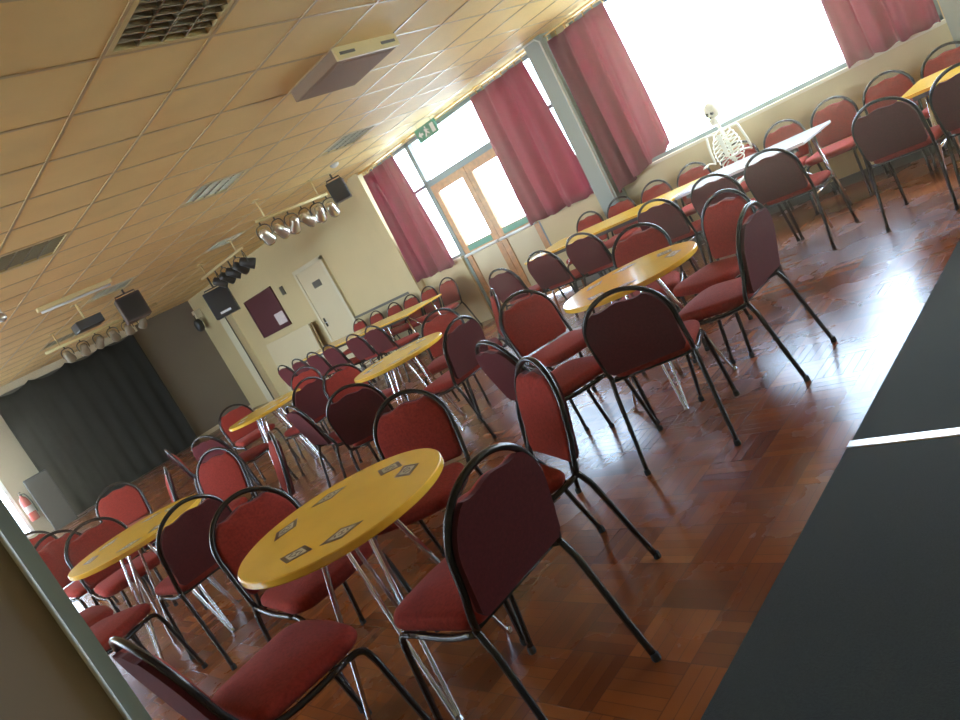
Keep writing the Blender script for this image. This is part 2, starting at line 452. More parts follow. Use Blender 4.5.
curtain('crimson curtain between the exit doors and the sage grey pier', 5.26, 6.34, 1.0, 1.0, 3)
curtain('crimson curtain right of the sage grey pier, beside the big bright window', 4.10, 4.92, 1.12, .88, 3, gather=.96)
curtain('crimson curtain at the right end of the big window, at top right', 1.50, 2.26, 1.02, 1.02, 3)
rl = MB(); rl.box(WX - .15, WX - .11, 1.3, 8.9, 2.797, 2.815)
for i in range(20): 
    y = 1.5 + i * .388; rl.box(WX - .14, WX, y - .012, y + .012, 2.815, 2.83)
tag(rl.build('curtain_rail', M['brass']), 'long metal curtain rail above the windows', 'curtain rail')
# stage backcloth
bc = MB(); n = 120; V = []; F = []; xa, xb = 3.16, 6.05
for j in range(11):
    for i in range(n + 1):
        u = i / n; t = j / 10
        zt = 2.74 - .10 * abs(math.sin(u * PI * 4)) ** .8
        x = xa + (xb - xa) * u
        V.append((x, 16.28 + .035 * math.sin(u * 62) * (.3 + .7 * t), zt + (.02 - zt) * t))
w = n + 1
for j in range(10):
    for i in range(n): F.append((j * w + i, j * w + i + 1, (j + 1) * w + i + 1, (j + 1) * w + i))
bc.add(V, F, True)
bco = tag(bc.build('stage_backcloth', M['black_cloth']), 'large black cloth hung across the far end wall', 'curtain')
sd = bco.modifiers.new('thick', 'SOLIDIFY'); sd.thickness = .01
tag(MB().box(3.0, 6.2, 16.30, 16.36, 2.70, H - .002).build('pelmet', M['white']), 'pale board along the ceiling above the black stage cloth', 'pelmet')

# ------------------------------------------------------------------ chair
def seg(z): return -.20 - .10 * (z - .44) / .41       # lean of the backrest
def make_chair():
    t = thing('banquet_chair', '', 'chair')
    # seat cushion
    P = []
    hw_f, hw_r, yf, yr, rf, rr = .218, .195, .235, -.165, .085, .05
    def corner(cx, cy, r, a0): return [(cx + r * math.cos(a0 + PI / 2 * k / 6), cy + r * math.sin(a0 + PI / 2 * k / 6)) for k in range(7)]
    P += corner(hw_f - rf, yf - rf, rf, 0)
    P += [(0, yf + .012)]
    P += corner(-hw_f + rf, yf - rf, rf, PI / 2) + corner(-hw_r + rr, yr + rr, rr, PI) + corner(hw_r - rr, yr + rr, rr, 1.5 * PI)
    m = MB(); m.pad(P, lambda a, b, h: (a, b, .452 + h - .10 * max(0, b - .12) ** 2 * 4), .030, .016, .032)
    m.build('seat', M['fabric'], t)
    # backrest cushion: rounded head cut a little below the arch
    Q = [(-.170, .478), (.170, .478), (.187, .500)]
    for k in range(0, 13):
        a = PI / 2 * k / 12
        x = .193 * math.cos(a) ; z = .655 + .180 * math.sin(a)
        Q.append((x, min(z, .798 + .007 * math.cos(x * 38) - .004)))
    Q += [(-x, z) for x, z in Q[-2:2:-1]] + [(-.187, .500)]
    def fb(a, b, h): return (a, seg(b) + h, b)
    m = MB(); m.pad(Q, fb, .017, .014, .016)
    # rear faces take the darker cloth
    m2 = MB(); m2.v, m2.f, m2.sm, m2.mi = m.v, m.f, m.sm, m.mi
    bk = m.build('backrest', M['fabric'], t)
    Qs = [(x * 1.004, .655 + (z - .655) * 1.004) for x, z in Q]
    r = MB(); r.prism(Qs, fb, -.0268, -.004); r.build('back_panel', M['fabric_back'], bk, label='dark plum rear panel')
    # arch tube from one rear joint over the top to the other
    A = [(.200, -.192, .440), (.203, -.203, .49)]
    for z in (.56, .62): A.append((.203, seg(z), z))
    for k in range(0, 19):
        a = PI * k / 18; z = .66 + .19 * math.sin(a); A.append((.203 * math.cos(a), seg(z), z))
    for z in (.62, .56): A.append((-.203, seg(z), z))
    A += [(-.203, -.203, .49), (-.200, -.192, .440)]
    m = MB(); m.tube(A, .0115, 8, 2); m.build('back_frame', M['frame'], t)
    # seat frame: side rails and cross bars
    m = MB()
    for s in (-1, 1): m.tube([(s * .200, -.192, .440), (s * .203, -.05, .415), (s * .203, .14, .412)], .0115, 8, 3)
    m.tube([(-.203, .10, .412), (.203, .10, .412)], .009, 6); m.tube([(-.200, -.15, .428), (.200, -.15, .428)], .009, 6)
    m.build('seat_frame', M['frame'], t)
    for s in (-1, 1):
        m = MB(); m.tube([(s * .203, .13, .412), (s * .205, .185, .405), (s * .207, .212, .36), (s * .212, .238, .18), (s * .217, .262, .012)], .0115, 8, 4)
        m.build('leg', M['frame'], t)
        m = MB(); m.tube([(s * .200, -.188, .452), (s * .203, -.206, .418), (s * .205, -.228, .36), (s * .209, -.270, .18), (s * .213, -.312, .012)], .0115, 8, 4)
        m.build('leg', M['frame'], t)
    for s in (-1, 1):
        for y in (.263, -.314):
            x = s * (.217 if y > 0 else .213)
            g = MB(); g.lathe([(.014, 0), (.0155, .004), (.014, .022), (.0115, .026)], 8, (x, y, 0)); g.build('glide', M['rubber'], t)
    return t
CH = make_chair(); used = [False]
def chair(x, y, f, label, group):
    rz = math.atan2(-f[0], f[1])
    if not used[0]:
        used[0] = True; CH.location = (x, y, 0); CH.rotation_euler = (0, 0, rz); CH['label'] = label; CH['group'] = group; return CH
    return dup(CH, (x, y, 0), rz, label, group)

# ------------------------------------------------------------------ tables
TZ = .74
def make_round():
    t = thing('round_table', '', 'table')
    R = .397
    m = MB(); m.lathe([(.0, TZ - .028), (R - .004, TZ - .028), (R, TZ - .024), (R, TZ - .004), (R - .004, TZ), (.0, TZ)], 72, caps=False)
    top = m.build('tabletop', M['laminate'], t)
    for p in top.data.polygons: p.use_smooth = False
    for ang in (107, 60, -2, -38, 192, 230):
        a0 = math.radians(ang); c = Vector((.265 * math.cos(a0), .265 * math.sin(a0)))
        tx = Vector((-math.sin(a0), math.cos(a0))); rx = Vector((math.cos(a0), math.sin(a0)))
        k = MB()
        def fm(a, b, h): q = c + tx * a + rx * b; return (q.x, q.y, TZ + h)
        O = [(-.078, 0), (0, .050), (.078, 0), (0, -.050)]; I = [(x * .66, y * .66) for x, y in O]
        k.prism(O, fm, -.001, .0006)
        k.mat = 1; k.prism(I, fm, -.001, .0012)
        k.mat = 0
        for (ax, bx, ay, by) in ((-.026, -.019, -.010, .010), (-.011, .012, .009, .014), (-.011, .012, -.014, -.009), (.000, .005, -.009, .009), (.019, .026, -.010, .010)):
            k.prism([(ax, ay), (bx, ay), (bx, by), (ax, by)], fm, -.001, .0017)
        k.build('printed_mark', [M['print_dark'], M['print_light']], top, label='brown and cream printed diamond')
    for ang in (-36, 54, 144, 234):
        a0 = math.radians(ang); rx = Vector((math.cos(a0), math.sin(a0), 0)); tx = Vector((-math.sin(a0), math.cos(a0), 0))
        def P(r, s, z): q = rx * r + tx * s; return (q.x, q.y, z)
        k = MB()
        k.tube([P(.10, .045, TZ - .030), P(.13, .043, .66), P(.282, .008, .045), P(.30, 0, .012), P(.282, -.008, .045), P(.13, -.043, .66), P(.10, -.045, TZ - .030)], .0085, 8, 5)
        k.lathe([(.013, 0), (.015, .004), (.011, .02)], 8, P(.30, 0, 0))
        k.build('leg', M['chrome'], t)
    k = MB(); k.lathe([(.16, TZ - .036), (.16, TZ - .028)], 24); k.build('mounting_plate', M['dark_metal'], t)
    return t
RT = make_round(); rused = [False]
def round_table(x, y, rz, label):
    if not rused[0]:
        rused[0] = True; RT.location = (x, y, 0); RT.rotation_euler = (0, 0, rz); RT['label'] = label; RT['group'] = 'round yellow tables'; return RT
    return dup(RT, (x, y, 0), rz, label, 'round yellow tables')

def rect_table(y0, y1, label, x0=5.98, x1=6.68, top='laminate'):
    t = thing('folding_table', label, 'table', ((x0 + x1) / 2, (y0 + y1) / 2, 0), 0, 'long tables along the windows')
    hx, hy = (x1 - x0) / 2, (y1 - y0) / 2
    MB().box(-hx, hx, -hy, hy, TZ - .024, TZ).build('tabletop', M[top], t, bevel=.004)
    for q in (-1, 1):
        ap = MB(); ap.box(q * (hx - .0625) - .0125, q * (hx - .0625) + .0125, -hy + .08, hy - .08, TZ - .06, TZ - .024); ap.build('apron', M['dark_metal'], t)
    for s in (-1, 1):
        for q in (-1, 1):
            k = MB(); k.tube([(q * (hx - .09), s * (hy - .16), TZ - .03), (q * (hx - .07), s * (hy - .08), .01)], .0125, 8); k.build('leg', M['chrome'], t)
        k = MB(); k.tube([(-hx + .08, s * (hy - .11), .30), (hx - .08, s * (hy - .11), .30)], .010, 8)
        k.tube([(0, s * (hy - .12), .38), (0, s * (hy - .50), TZ - .03)], .008, 8); k.build('brace', M['chrome'], t)
    return t

round_table(1.16, 2.335, .105, 'nearest round yellow table with printed diamonds on its top')
round_table(3.38, 2.41, -.42, 'round yellow table at right whose left end shines white with window light')
round_table(1.14, 4.66, .9, 'round yellow table at far left, behind the nearest table')
round_table(3.50, 4.82, .6, 'round yellow table in the middle of the room, beyond the nearest table')
round_table(3.32, 6.97, 1.1, 'small looking round yellow table near the end wall, left of the middle table')
rect_table(.15, 1.60, 'long yellow table at the right edge of the photo by the windows')
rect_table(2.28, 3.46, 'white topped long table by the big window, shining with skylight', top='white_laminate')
rect_table(3.50, 5.40, 'long yellow table in front of the sage grey pier')
rect_table(7.62, 9.10, 'long yellow table beyond the exit doors, below the left curtain')
rect_table(9.14, 10.66, 'farthest long yellow table, in front of the plain cream door')

# ------------------------------------------------------------------ chairs in place
G1 = 'chairs round the nearest table'; G2 = 'chairs round the right hand round table'; G3 = 'chairs round the left round table'
G4 = 'chairs round the middle round table'; G5 = 'chairs round the far round table'
GW = 'chairs backed against the windows'; GD = 'chairs with their backs to the hall at the long tables'
chair(1.155, 1.80, (0, 1), 'nearest upright red chair, its dark back towards the camera, right of the nearest table', G1)
chair(1.665, 2.08, (-.9, .42), 'red chair seen from the side on the bright floor, right of the nearest table', G1)
chair(1.73, 2.74, (-.85, -.5), 'red chair facing the camera behind the right end of the nearest table', G1)
chair(1.17, 2.86, (0, -1), 'red chair facing the camera behind the left end of the nearest table', G1)
chair(.68, 2.33, (1, 0), 'red chair at the bottom edge of the photo with its broad seat in front', G1)
chair(2.85, 2.08, (.9, .4), 'dark backed chair in front of the table with the white shine', G2)
chair(3.41, 1.94, (0, 1), 'red chair standing free at right with long legs on the shiny floor', G2)
chair(3.98, 2.25, (-1, .25), 'orange lit red chair just behind the free standing chair at right', G2)
chair(3.38, 3.09, (-.4, -.92), 'red chair with a bluish shining arch at the far left of the white shining table', G2)
chair(2.74, 2.61, (.95, -.32), 'red chair half hidden behind the side on chair, its seat towards the white shining table', G2)
chair(4.11, 2.82, (-.93, -.37), 'red chair behind the table with the white shine, facing left', G2)
chair(.62, 4.27, (.9, .45), 'red chair beside the grey green partition, its seat tip at the left round table', G3)
chair(.60, 4.84, (1, 0), 'red chair mostly hidden by the partition, only its seat showing', G3)
chair(1.20, 4.19, (0, 1), 'dark backed red chair on the camera side of the left round table', G3)
chair(1.72, 4.42, (-.9, .35), 'pinkish chair seen edge on between the left and middle round tables', G3)
chair(1.74, 5.16, (-.85, -.45), 'red chair with lit arch at the right of the left round table', G3)
chair(1.14, 5.36, (0, -1), 'red chair right behind the left round table, facing the camera', G3)
chair(1.08, 6.04, (.15, -1), 'red chair behind and left of the one facing the left round table', G3)
chair(1.62, 6.12, (-.9, .3), 'slim pink chair seen edge on between two chairs near the stage floor', G3)
chair(1.67, 7.04, (-.5, -.85), 'dark red chair nearest the black stage cloth, beyond the left round table', G3)
chair(1.09, 7.29, (0, -1), 'red chair showing only its top beside the partition, below the fire extinguisher', G3)
chair(3.44, 4.22, (0, 1), 'maroon chair on the right of the middle round table, back to the camera', G4)
chair(3.95, 4.40, (-.7, .6), 'slim orange red chair seen edge on right of the middle round table', G4)
chair(3.42, 5.38, (-.1, -1), 'red chair facing the camera behind the left tip of the middle round table', G4)
chair(2.74, 4.36, (.75, .65), 'very dark backed chair on the near left of the middle round table', G4)
chair(2.84, 4.94, (.95, -.2), 'orange red chair seen edge on left of the very dark backed chair', G4)
chair(4.06, 4.96, (-.8, -.5), 'maroon chair behind the right end of the middle round table', G4)
chair(3.52, 7.98, (-.15, -1), 'red chair facing the camera behind the far round table by the end wall', G5)
chair(2.80, 6.86, (.85, .35), 'dark backed chair at the left of the far round table', G5)
chair(3.40, 6.45, (0, 1), 'dark backed chair on the camera side of the far round table', G5)
chair(4.02, 7.50, (-.8, -.5), 'red chair peeping above the dark backed chair at the far round table', G5)
chair(2.78, 7.50, (1, -.3), 'chair seen edge on at the foot of the black stage cloth', G5)
dl = ['dark back of the first chair past the exit doors at the yellow long table', 'dark back of the second chair from the exit doors at the yellow long table', 'dark back of the third chair from the exit doors at the yellow long table',
      'broad dark chair back at the right end of the yellow long table', 'dark backed chair at the left end of the white long table', 'dark backed chair in the middle of the white long table', 
      'broad grey looking chair back with a bright arch at the gap between the long tables', 'chair back cut by the right edge of the photo']
for (y, l) in zip((5.32, 4.74, 4.22, 3.38, 2.85, 2.38, 1.58, 1.10), dl): chair(5.76, y, (1, 0), l, GD)
rn = ['leftmost', 'second from left', 'third from left', 'fourth from left', 'fifth from left', 'rightmost']
for (y, n) in zip((10.28, 9.81, 9.34, 8.87, 8.23, 7.76), rn): chair(5.76, y, (1, 0), 'red chair of the far row by the cream panels, ' + n + ' of that row', GD)
wl = ['chair by the windows under the middle curtain', 'chair in front of the sage grey pier', 'chair by the windows under the curtain right of the pier', 'chair by the wall left of the white skeleton',
      'chair by the wall just right of the white skeleton', 'hazy chair by the wall at the right end of the white long table', 'hazy chair by the wall above the broad grey chair back', 'hazy chair by the wall at the top right corner']
for (y, l) in zip((5.38, 4.90, 4.41, 3.93, 2.93, 2.46, 1.99, 1.52), wl): chair(7.04, y, (-1, 0), l, GW)
for (y, n) in zip((10.70, 10.16, 9.62, 9.15, 8.68, 8.21), rn): chair(7.10, y, (-1, 0), 'red chair against the side wall behind the far long tables, ' + n, GW)
chair(7.04, 3.40, (-1, 0), 'chair the white skeleton is sitting on', GW)

# ------------------------------------------------------------------ skeleton seated at the window side
sk = thing('skeleton_prop', 'white plastic skeleton sitting on a chair at the window side of the white long table', 'skeleton', (7.00, 3.32, .03), PI / 2)
def S(pts, r, m, k=3, r1=None): m.tube(pts, r, 7, k, r1=r1)
# local +y faces the table (-X world)
m = MB(); 
m.lathe([(.004, 0), (.045, .012), (.066, .05), (.073, .09), (.064, .135), (.035, .162), (.004, .172)], 16, (0, -.01, 1.13), caps=False)
m.lathe([(.004, 0), (.030, .004), (.040, .03), (.044, .07)], 12, (0, .035, 1.075))
m.mat = 1
for s in (-1, 1): m.lathe([(.002, 0), (.017, .004), (.017, .012), (.002, .016)], 10, (s * .027, .056, 1.195), Matrix.Rotation(-PI / 2, 3, 'X'))
m.lathe([(.002, 0), (.009, .004), (.009, .01), (.002, .014)], 8, (0, .064, 1.160), Matrix.Rotation(-PI / 2, 3, 'X'))
m.mat = 0
m.build('skull', [M['bone'], M['black']], sk)
m = MB(); S([(0, -.01, 1.14), (0, -.025, 1.02), (0, -.05, .86), (0, -.035, .70), (0, -.04, .56)], .014, m, 5)
for i in range(14): m.lathe([(.010, 0), (.021, .005), (.021, .014), (.010, .019)], 8, (0, -.012 - .038 * math.sin(min(1, i / 9) * PI / 2), 1.08 - i * .036))
m.build('spine', M['bone'], sk)
m = MB()
for i in range(8):
    z = .985 - i * .040; w = (.085, .110, .126, .134, .138, .136, .128, .112)[i]; dp = (.06, .08, .095, .10, .10, .095, .085, .06)[i]
    for s in (-1, 1):
        S([(0, -.05, z + .02), (s * w * .6, -.07, z + .025), (s * w, -.01, z - .005), (s * w * .75, dp * .75, z - .035), (s * .018, dp, z - .03 + (.02 * max(0, i - 5)))], .0065, m, 4)
m.box(-.018, .018, .060, .074, .76, .985)
for s in (-1, 1): S([(s * .02, .06, .995), (s * .09, .03, 1.01), (s * .165, -.02, 1.005)], .008, m)
m.build('ribcage', M['bone'], sk)
m = MB()
for s in (-1, 1): S([(0, -.05, .60), (s * .09, -.05, .62), (s * .12, .0, .57), (s * .06, .04, .50), (0, .05, .51)], .014, m, 4)
m.build('pelvis', M['bone'], sk)
for s in (-1, 1):
    m = MB(); S([(s * .165, -.02, 1.0), (s * .19, -.03, .86), (s * .195, -.04, .745)], .012, m); S([(s * .195, -.035, .735), (s * .185, .08, .765), (s * .16, .19, .775)], .010, m)
    for q in (-1, 0, 1): S([(s * .16, .19, .775), (s * .155 + q * .015, .235, .772), (s * .15 + q * .022, .272, .762)], .005, m)
    m.build('arm', M['bone'], sk)
    m = MB(); S([(s * .08, .0, .535), (s * .10, .20, .525), (s * .10, .40, .50)], .015, m); S([(s * .10, .41, .49), (s * .10, .42, .28), (s * .10, .40, .06)], .012, m)
    S([(s * .10, .37, .03), (s * .11, .46, .03), (s * .115, .55, .015)], .012, m); m.build('leg', M['bone'], sk)

# ------------------------------------------------------------------ ceiling fittings
def make_light():
    t = thing('ceiling_light', '', 'ceiling light')
    m = MB()
    for a in (-1, 1):
        m.box(min(a * .300, a * .272), max(a * .300, a * .272), -.30, .30, -.004, .05); m.box(-.272, .272, min(a * .300, a * .272), max(a * .300, a * .272), -.004, .05)
    m.box(-.3, .3, -.3, .3, .095, .115)
    m.build('frame', M['cream_metal'], t)
    m = MB()
    for k in range(4):                                  # parabolic troughs
        x0 = -.272 + k * .136
        pts = [(x0 + .136 * i / 8, .03 + .055 * (1 - ((i - 4) / 4) ** 2)) for i in range(9)]
        V = [(x, -.272, z) for x, z in pts] + [(x, .272, z) for x, z in pts]
        m.add(V, [(i, i + 1, i + 10, i + 9) for i in range(8)], True)
    m.build('reflector', M['reflector'], t)
    m = MB()
    for k in range(1, 4): m.box(-.272 + k * .136 - .004, -.272 + k * .136 + .004, -.272, .272, .0, .04)
    for k in range(1, 8): 
        y = -.272 + k * .068; m.prism([(y - .002, .0), (y + .002, .0), (y + .010, .045), (y - .010, .045)], lambda a, b, t_: (t_, a, b), -.272, .272)
    m.build('louvre', M['louvre'], t)
    t.scale = (.955, .955, 1); return t
CL = make_light()
ln = ['square louvred ceiling light at the top left, nearest the camera', 'square louvred ceiling light at the left edge of the photo', 'square louvred ceiling light left of the ceiling cassette', 'square louvred ceiling light by the exit sign and windows',
      'square louvred ceiling light above the dark lamp bar on the side wall', 'square louvred ceiling light in front of the projector', 'square louvred ceiling light farthest away, near the stage']
for k, (x, y) in enumerate(lights[:7]):
    if k == 0: CL.location = (x + .3, y + .3, H); CL['label'] = ln[0]; CL['group'] = 'louvred ceiling lights'
    else: dup(CL, (x + .3, y + .3, H), 0, ln[k], 'louvred ceiling lights')

ac = thing('ceiling_cassette', 'cream ceiling cassette hanging below the tiles with slotted front', 'air unit', (3.9, 4.2, H))
MB().box(-.30, .30, -.285, .32, -.088, -.001).build('casing', M['casing_shade'], ac, bevel=.006)
MB().box(-.305, .305, -.31, -.284, -.092, -.001).build('front_panel', M['cream_metal'], ac, bevel=.004)
m = MB()
for a in (-.2, .2): m.box(a - .07, a + .07, -.314, -.309, -.060, -.040)
m.build('vent_slot', M['dado'], ac)
m = MB(); m.box(-.26, .26, -.24, .28, -.091, -.087); m.build('intake_grille', M['casing_shade'], ac)

ex = thing('exit_sign', 'green emergency exit sign hanging from the ceiling above the glazed exit doors', 'sign', (7.36, 7.10, 0))
MB().box(-.012, .012, -.21, .21, 2.62, 2.80).build('sign_plate', M['green'], ex, bevel=.003)
m = MB()
def sp(poly): m.prism(poly, lambda a, b, t: (t, -a, b + 2.71), -.0145, -.012)
sp([(.10, -.06), (.17, -.06), (.17, .06), (.10, .06)])                                   # doorway
sp([(-.01, .045), (.012, .045), (.016, .06), (.005, .07), (-.01, .062)])                  # head
sp([(-.035, .04), (.02, .035), (.015, .0), (-.02, -.005)])                               # running body
sp([(-.02, -.005), (.01, .0), (.045, -.03), (.04, -.045)]); sp([(-.02, .0), (-.002, -.005), (-.03, -.06), (-.055, -.055)]); sp([(.01, .03), (.05, .01), (.05, 0), (.01, .015)])
sp([(-.17, 0), (-.12, .045), (-.12, .015), (-.075, .015), (-.075, -.015), (-.12, -.015), (-.12, -.045)])
m.build('pictogram', M['white_plastic'], ex)
m = MB()
for y in (-.15, .15): m.tube([(0, y, 2.80), (0, y, H)], .005, 6)
m.build('suspension_rod', M['chrome'], ex)

# lamp bars, stage lamps and speakers
def lamp_bar(label, p0, p1, z, mat='cream_metal'):
    m = MB(); a, b = Vector((*p0, z)), Vector((*p1, z)); m.tube([a, b], .022, 8)
    for k in (.12, .88):
        q = a.lerp(b, k); m.tube([q, (q.x, q.y, H)], .010, 6); m.box(q.x - .04, q.x + .04, q.y - .04, q.y + .04, H - .012, H - .001)
    return tag(m.build('lamp_bar', M[mat]), label, 'lamp bar', 'stage lamp bars')
def make_lamp(body, lens, k_=1.0):
    t = thing('stage_lamp', '', 'stage lamp')
    tilt = Matrix.Rotation(math.radians(125), 3, 'X')
    m = MB(); m.lathe([(.03, -.13), (.062, -.11), (.070, -.02), (.085, .06), (.085, .10)], 14, (0, 0, -.20), tilt); m.build('lamp_housing', M[body], t)
    m = MB(); m.lathe([(.001, .085), (.079, .085), (.079, .102), (.001, .106)], 14, (0, 0, -.20), tilt, caps=False); m.build('lens', M[lens], t)
    m = MB(); m.tube([(-.095, 0, -.20), (-.098, 0, -.10), (-.05, 0, -.045), (.05, 0, -.045), (.098, 0, -.10), (.095, 0, -.20)], .008, 6, 3); m.tube([(0, 0, -.045), (0, 0, .0)], .012, 6)
    m.build('yoke', M['dark_metal'], t); t.scale = (k_, k_, k_); return t
LA = make_lamp('glassy_lens', 'white_plastic', .92); LB = make_lamp('dark_metal', 'glassy_lens'); LC = make_lamp('lamp_tan', 'glassy_lens', .8)
first = set()
def lamp(proto, loc, rz, label, g):
    if proto.name not in first:
        first.add(proto.name); proto.location = loc; proto.rotation_euler = (0, 0, rz); proto['label'] = label; proto['group'] = g
    else: dup(proto, loc, rz, label, g)
on = ['first', 'second', 'third', 'fourth', 'fifth', 'sixth']
lamp_bar('pale lamp bar in front of the side wall, nearer the curtains', (4.95, 8.0), (6.15, 8.08), 2.60)
for i in range(6): lamp(LA, (4.98 + i * .225, 8.003 + i * .015, 2.58), random.uniform(-.9, .9) + 2.6, on[i] + ' silver lamp from the left on the pale bar nearer the curtains', 'silver lamps on the pale bar')
lamp_bar('lamp bar beside the red notice board carrying dark lamps', (5.78, 10.05), (5.78, 11.65), 2.64)
for i in range(5): lamp(LB, (5.78, 10.10 + i * .26, 2.62), random.uniform(-.7, .7) + 1.8, on[i] + ' dark lamp from the near end on the bar beside the notice board', 'dark lamps by the notice board')
lamp_bar('long lamp bar in front of the black stage cloth', (3.25, 12.0), (5.05, 12.0), 2.62)
for i in range(6): lamp(LC, (3.50 + i * .24, 12.0, 2.60), random.uniform(-.5, .5) + 3.1, on[i] + ' cream lamp from the left on the bar before the stage cloth', 'cream lamps before the stage')
def box_speaker(label, loc, rz, sx, sy, sz, drop, strip=False, mat='black'):
    t = thing('loudspeaker', label, 'speaker', loc, rz)
    MB().box(-sx / 2, sx / 2, -sy / 2, sy / 2, -sz / 2, sz / 2).build('cabinet', M[mat], t, bevel=.012)
    m = MB(); m.box(-sx / 2 + .02, sx / 2 - .02, sy / 2, sy / 2 + .008, -sz / 2 + .03, sz / 2 - .03); m.build('grille', M['dark_metal'], t)
    if strip: m = MB(); m.box(-.09, .09, sy / 2 + .006, sy / 2 + .014, -sz / 2 + .05, -sz / 2 + .085); m.build('name_strip', M['white_plastic'], t, label='white strip')
    if drop:
        m = MB(); m.tube([(-sx * .4, 0, sz / 2), (-sx * .4, 0, sz / 2 + .04), (sx * .4, 0, sz / 2 + .04), (sx * .4, 0, sz / 2)], .01, 6); m.tube([(0, 0, sz / 2 + .04), (0, 0, sz / 2 + drop)], .014, 6); m.build('bracket', M['dark_metal'], t)
    return t
box_speaker('black loudspeaker with a white strip hanging by the notice board', (5.80, 11.52, 2.16), 2.6, .40, .34, .46, .222, True)
box_speaker('small black loudspeaker under the ceiling beside the left curtain', (6.46, 8.22, 2.60), 2.4, .24, .22, .28, .105)
box_speaker('brown loudspeaker hung near the ceiling before the stage', (4.15, 10.62, 2.56), 2.9, .34, .28, .36, .105, False, 'brown_box')
pj = thing('projector', 'dark projector hung from the ceiling before the stage', 'projector', (3.38, 10.2, 2.56))
MB().box(-.17, .17, -.13, .13, -.06, .06).build('casing', M['dark_metal'], pj, bevel=.01)
m = MB(); m.lathe([(.035, 0), (.04, .03), (.03, .035)], 12, (.08, .13, 0), Matrix.Rotation(-PI / 2, 3, 'X')); m.build('lens', M['glassy_lens'], pj)
m = MB(); m.tube([(0, 0, .06), (0, 0, H - 2.56)], .016, 8); m.box(-.06, .06, -.06, .06, H - 2.57, H - 2.561); m.build('ceiling_mount', M['cream_metal'], pj)
bt = thing('batten_light', 'pale strip light under the ceiling beside the projector', 'ceiling light', (3.15, 9.35, H))
MB().box(-.45, .45, -.035, .035, -.05, -.001).build('casing', M['cream_metal'], bt, bevel=.006)
m = MB(); m.tube([(-.42, 0, -.066), (.42, 0, -.066)], .014, 10); m.build('tube', M['white_plastic'], bt)
el = thing('emergency_light', 'white emergency lamp on the ceiling at the left edge', 'lamp', (2.02, 8.35, H))
MB().box(-.10, .10, -.05, .05, -.10, -.001).build('casing', M['white_plastic'], el, bevel=.006)
m = MB()
for s in (-1, 1): m.lathe([(.02, 0), (.045, .03), (.045, .05)], 12, (s * .06, -.04, -.12), Matrix.Rotation(PI / 2, 3, 'X'))
m.build('lens', M['glassy_lens'], el)
sd_ = thing('smoke_detector', 'round white smoke detector on the ceiling near the left curtain', 'detector', (6.15, 7.65, H))
m = MB(); m.lathe([(.06, -.001), (.06, -.02), (.045, -.035), (.03, -.045)], 20); m.build('body', M['white_plastic'], sd_)
wsp = thing('wall_speaker', 'dark lamp on a white bracket high in the corner by the grey stage wall', 'lamp', (7.40, 16.2, 2.3))
MB().box(.02, .18, -.06, .06, .08, .26).build('bracket', M['white'], wsp)
m = MB(); m.lathe([(.04, -.22), (.09, -.16), (.10, -.02), (.06, .06)], 14); m.tube([(0, 0, .04), (.0, 0, .16), (.05, 0, .18)], .012, 6); m.build('lamp_housing', M['black'], wsp)

# side wall things
nb = thing('notice_board', 'dark maroon notice board in a frame on the side wall', 'notice board', (WX, 13.62, 1.715))
m = MB()
for s in (-1, 1): m.box(-.03, -.002, min(s * .62, s * .58), max(s * .62, s * .58), -.42, .42); m.box(-.03, -.002, -.62, .62, min(s * .42, s * .385), max(s * .42, s * .385))
m.build('frame', M['maroon'], nb); MB().box(-.018, -.004, -.59, .59, -.39, .39).build('felt', M['maroon'], nb)
tag(MB().box(WX - .021, WX - .019, 13.06, 13.42, 1.38, 1.62).build('notice_paper', M['paper']), 'pale sheet of paper pinned to the maroon notice board', 'paper')
tag(MB().box(WX - .02, WX - .002, 12.62, 12.74, 1.85, 2.02).build('wall_switch', M['dado']), 'small dark plate on the wall between notice board and door', 'switch')
for k in range(2):
    x = 7.34 + k * .06
    t = thing('folded_table', ('cream folded table top leaning on the side wall, the front one' if k == 0 else 'cream folded table top leaning on the side wall, behind the front one'), 'table', (x, 13.1, 0), 0, 'folded tables by the wall')
    t.rotation_euler = (0, .07, 0)
    MB().box(-.015, .015, -.92, .92, .06, 1.16).build('tabletop', M['cream_panel'], t, bevel=.004)
    m = MB()
    for s in (-1, 1): m.tube([(.02, s * .75, 1.0), (.02, s * .75, .02), (.02, s * .55, .02), (.02, s * .55, 1.0)], .011, 6)
    m.build('folded_leg', M['chrome'], t)
# far left corner: subwoofer box and fire extinguisher
fs = thing('floor_speaker', 'tall black loudspeaker standing on the floor left of the stage cloth', 'speaker', (3.0, 15.95, 0), -.19)
MB().box(-.21, .21, -.2, .2, 0.015, 1.10).build('cabinet', M['black'], fs, bevel=.015)
MB().box(-.18, .18, -.212, -.2, .08, 1.04).build('grille', M['dark_metal'], fs)
fe = thing('fire_extinguisher', 'red fire extinguisher on the white end wall by the bright glass door', 'fire extinguisher', (2.70, 16.36, .35))
m = MB(); m.lathe([(.07, 0), (.082, .02), (.082, .40), (.06, .47), (.025, .50), (.025, .54)], 18); m.build('cylinder', M['red'], fe)
MB().lathe([(.083, .17), (.083, .30)], 18, caps=False).build('label_band', M['paper'], fe, label='pale label')
m = MB(); m.box(-.02, .02, -.06, .03, .53, .56); m.box(-.015, .015, -.09, .02, .58, .60); m.tube([(.0, .02, .545), (.07, .0, .52), (.10, -.02, .35), (.095, -.02, .12)], .010, 6, 4); m.box(-.03, .03, .06, .139, .2, .3); m.build('valve', M['black'], fe)

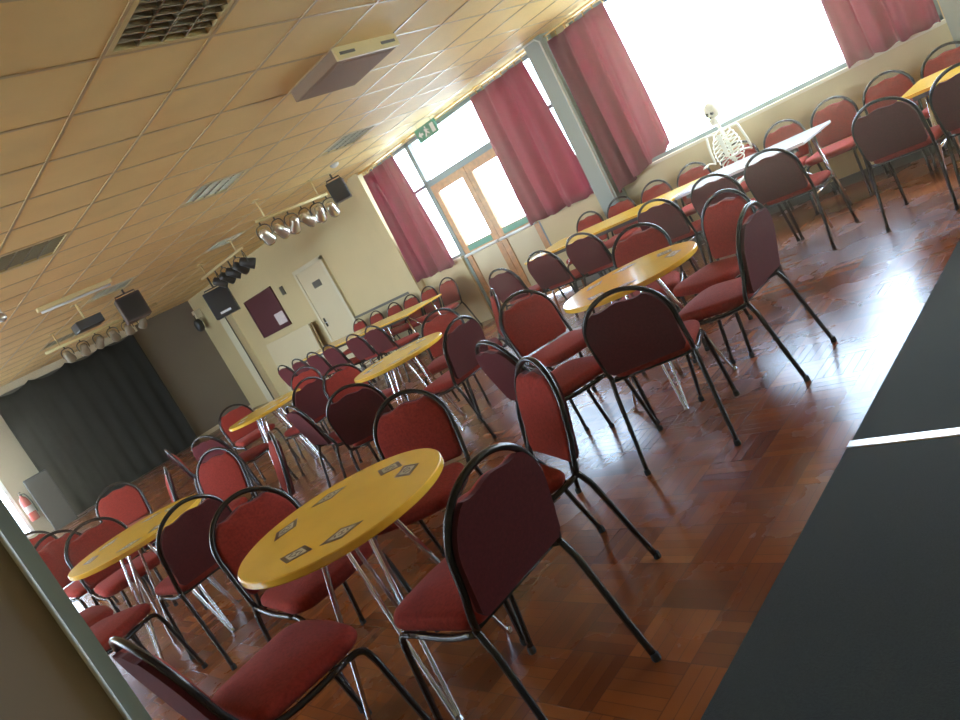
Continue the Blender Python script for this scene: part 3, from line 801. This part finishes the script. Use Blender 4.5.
# ------------------------------------------------------------------ daylight
w = bpy.data.worlds.new('sky'); bpy.context.scene.world = w; w.use_nodes = True
bg = w.node_tree.nodes['Background']; bg.inputs[0].default_value = (.66, .80, 1.0, 1); bg.inputs[1].default_value = 11.5
def portal(loc, rot, sx, sy):
    l = bpy.data.lights.new('daylight_portal', 'AREA'); l.shape = 'RECTANGLE'; l.size = sx; l.size_y = sy; l.cycles.is_portal = True
    o = bpy.data.objects.new('daylight_portal', l); C.objects.link(o); o.location = loc; o.rotation_euler = rot; return o
for y0, y1, z0 in ((*WIN1, ZS), (*WIN2, ZS), (*WIN3, ZS), (*WIN4, ZS), (*DOOR, 1.1)):
    portal((WX + .2, (y0 + y1) / 2, (z0 + ZH) / 2), (0, PI / 2, 0), ZH - z0, y1 - y0)
for y0, y1, z0, z1 in LWIN_FILL: portal((LX - .18, (y0 + y1) / 2, (z0 + z1) / 2), (0, -PI / 2, 0), z1 - z0, y1 - y0)
portal(((EDOOR[0] + EDOOR[1]) / 2, EY + .18, 1.1), (-PI / 2, 0, 0), 2.2, 2.0)
struct(MB().box(-30, 40, -30, 45, -.30, -.14).build('ground', M['ext']))

# added forward scattering volume, imitating lens glare around the big window
hm = bpy.data.materials.new('glare_veil'); hm.use_nodes = True; hm.node_tree.nodes.clear()
ho = hm.node_tree.nodes.new('ShaderNodeOutputMaterial'); hs = hm.node_tree.nodes.new('ShaderNodeVolumeScatter')
hs.inputs['Color'].default_value = (1, .79, .50, 1); hs.inputs['Density'].default_value = .0085; hs.inputs['Anisotropy'].default_value = .9
hm.node_tree.links.new(hs.outputs[0], ho.inputs['Volume'])
hz = MB().box(LX - .4, WX + .45, BY - .4, EY + .4, -.135, H + .4).build('glare_haze', hm)
hz['kind'] = 'stuff'; hz['label'] = 'thin scattering volume added for the glare around the big window'; hz['category'] = 'haze'

# ------------------------------------------------------------------ camera
yaw, pitch, roll = .723195, -.168430, -.494014
f = Vector((math.sin(yaw) * math.cos(pitch), math.cos(yaw) * math.cos(pitch), math.sin(pitch)))
r = Vector((math.cos(yaw), -math.sin(yaw), 0)); u = r.cross(f)
r2 = math.cos(roll) * r + math.sin(roll) * u; u2 = -math.sin(roll) * r + math.cos(roll) * u
cam = bpy.data.cameras.new('camera'); co = bpy.data.objects.new('camera', cam); C.objects.link(co)
mw = Matrix((r2, u2, -f)).transposed().to_4x4(); mw.translation = (0, 0, CAM_H); co.matrix_world = mw
cam.sensor_fit = 'HORIZONTAL'; cam.sensor_width = 36; cam.lens = 742.88 / 960 * 36; cam.clip_start = .05; cam.clip_end = 200
sc = bpy.context.scene; sc.camera = co
sc.view_settings.view_transform = 'Standard'; sc.view_settings.look = 'None'; sc.view_settings.gamma = 1; sc.view_settings.use_curve_mapping = False
sc.view_settings.exposure = 0.95
sc.cycles.max_bounces = 8; sc.cycles.diffuse_bounces = 5; sc.cycles.glossy_bounces = 4; sc.cycles.transparent_max_bounces = 12
sc.cycles.use_denoising = True; sc.cycles.caustics_reflective = False; sc.cycles.caustics_refractive = False
sc.cycles.sample_clamp_indirect = 8
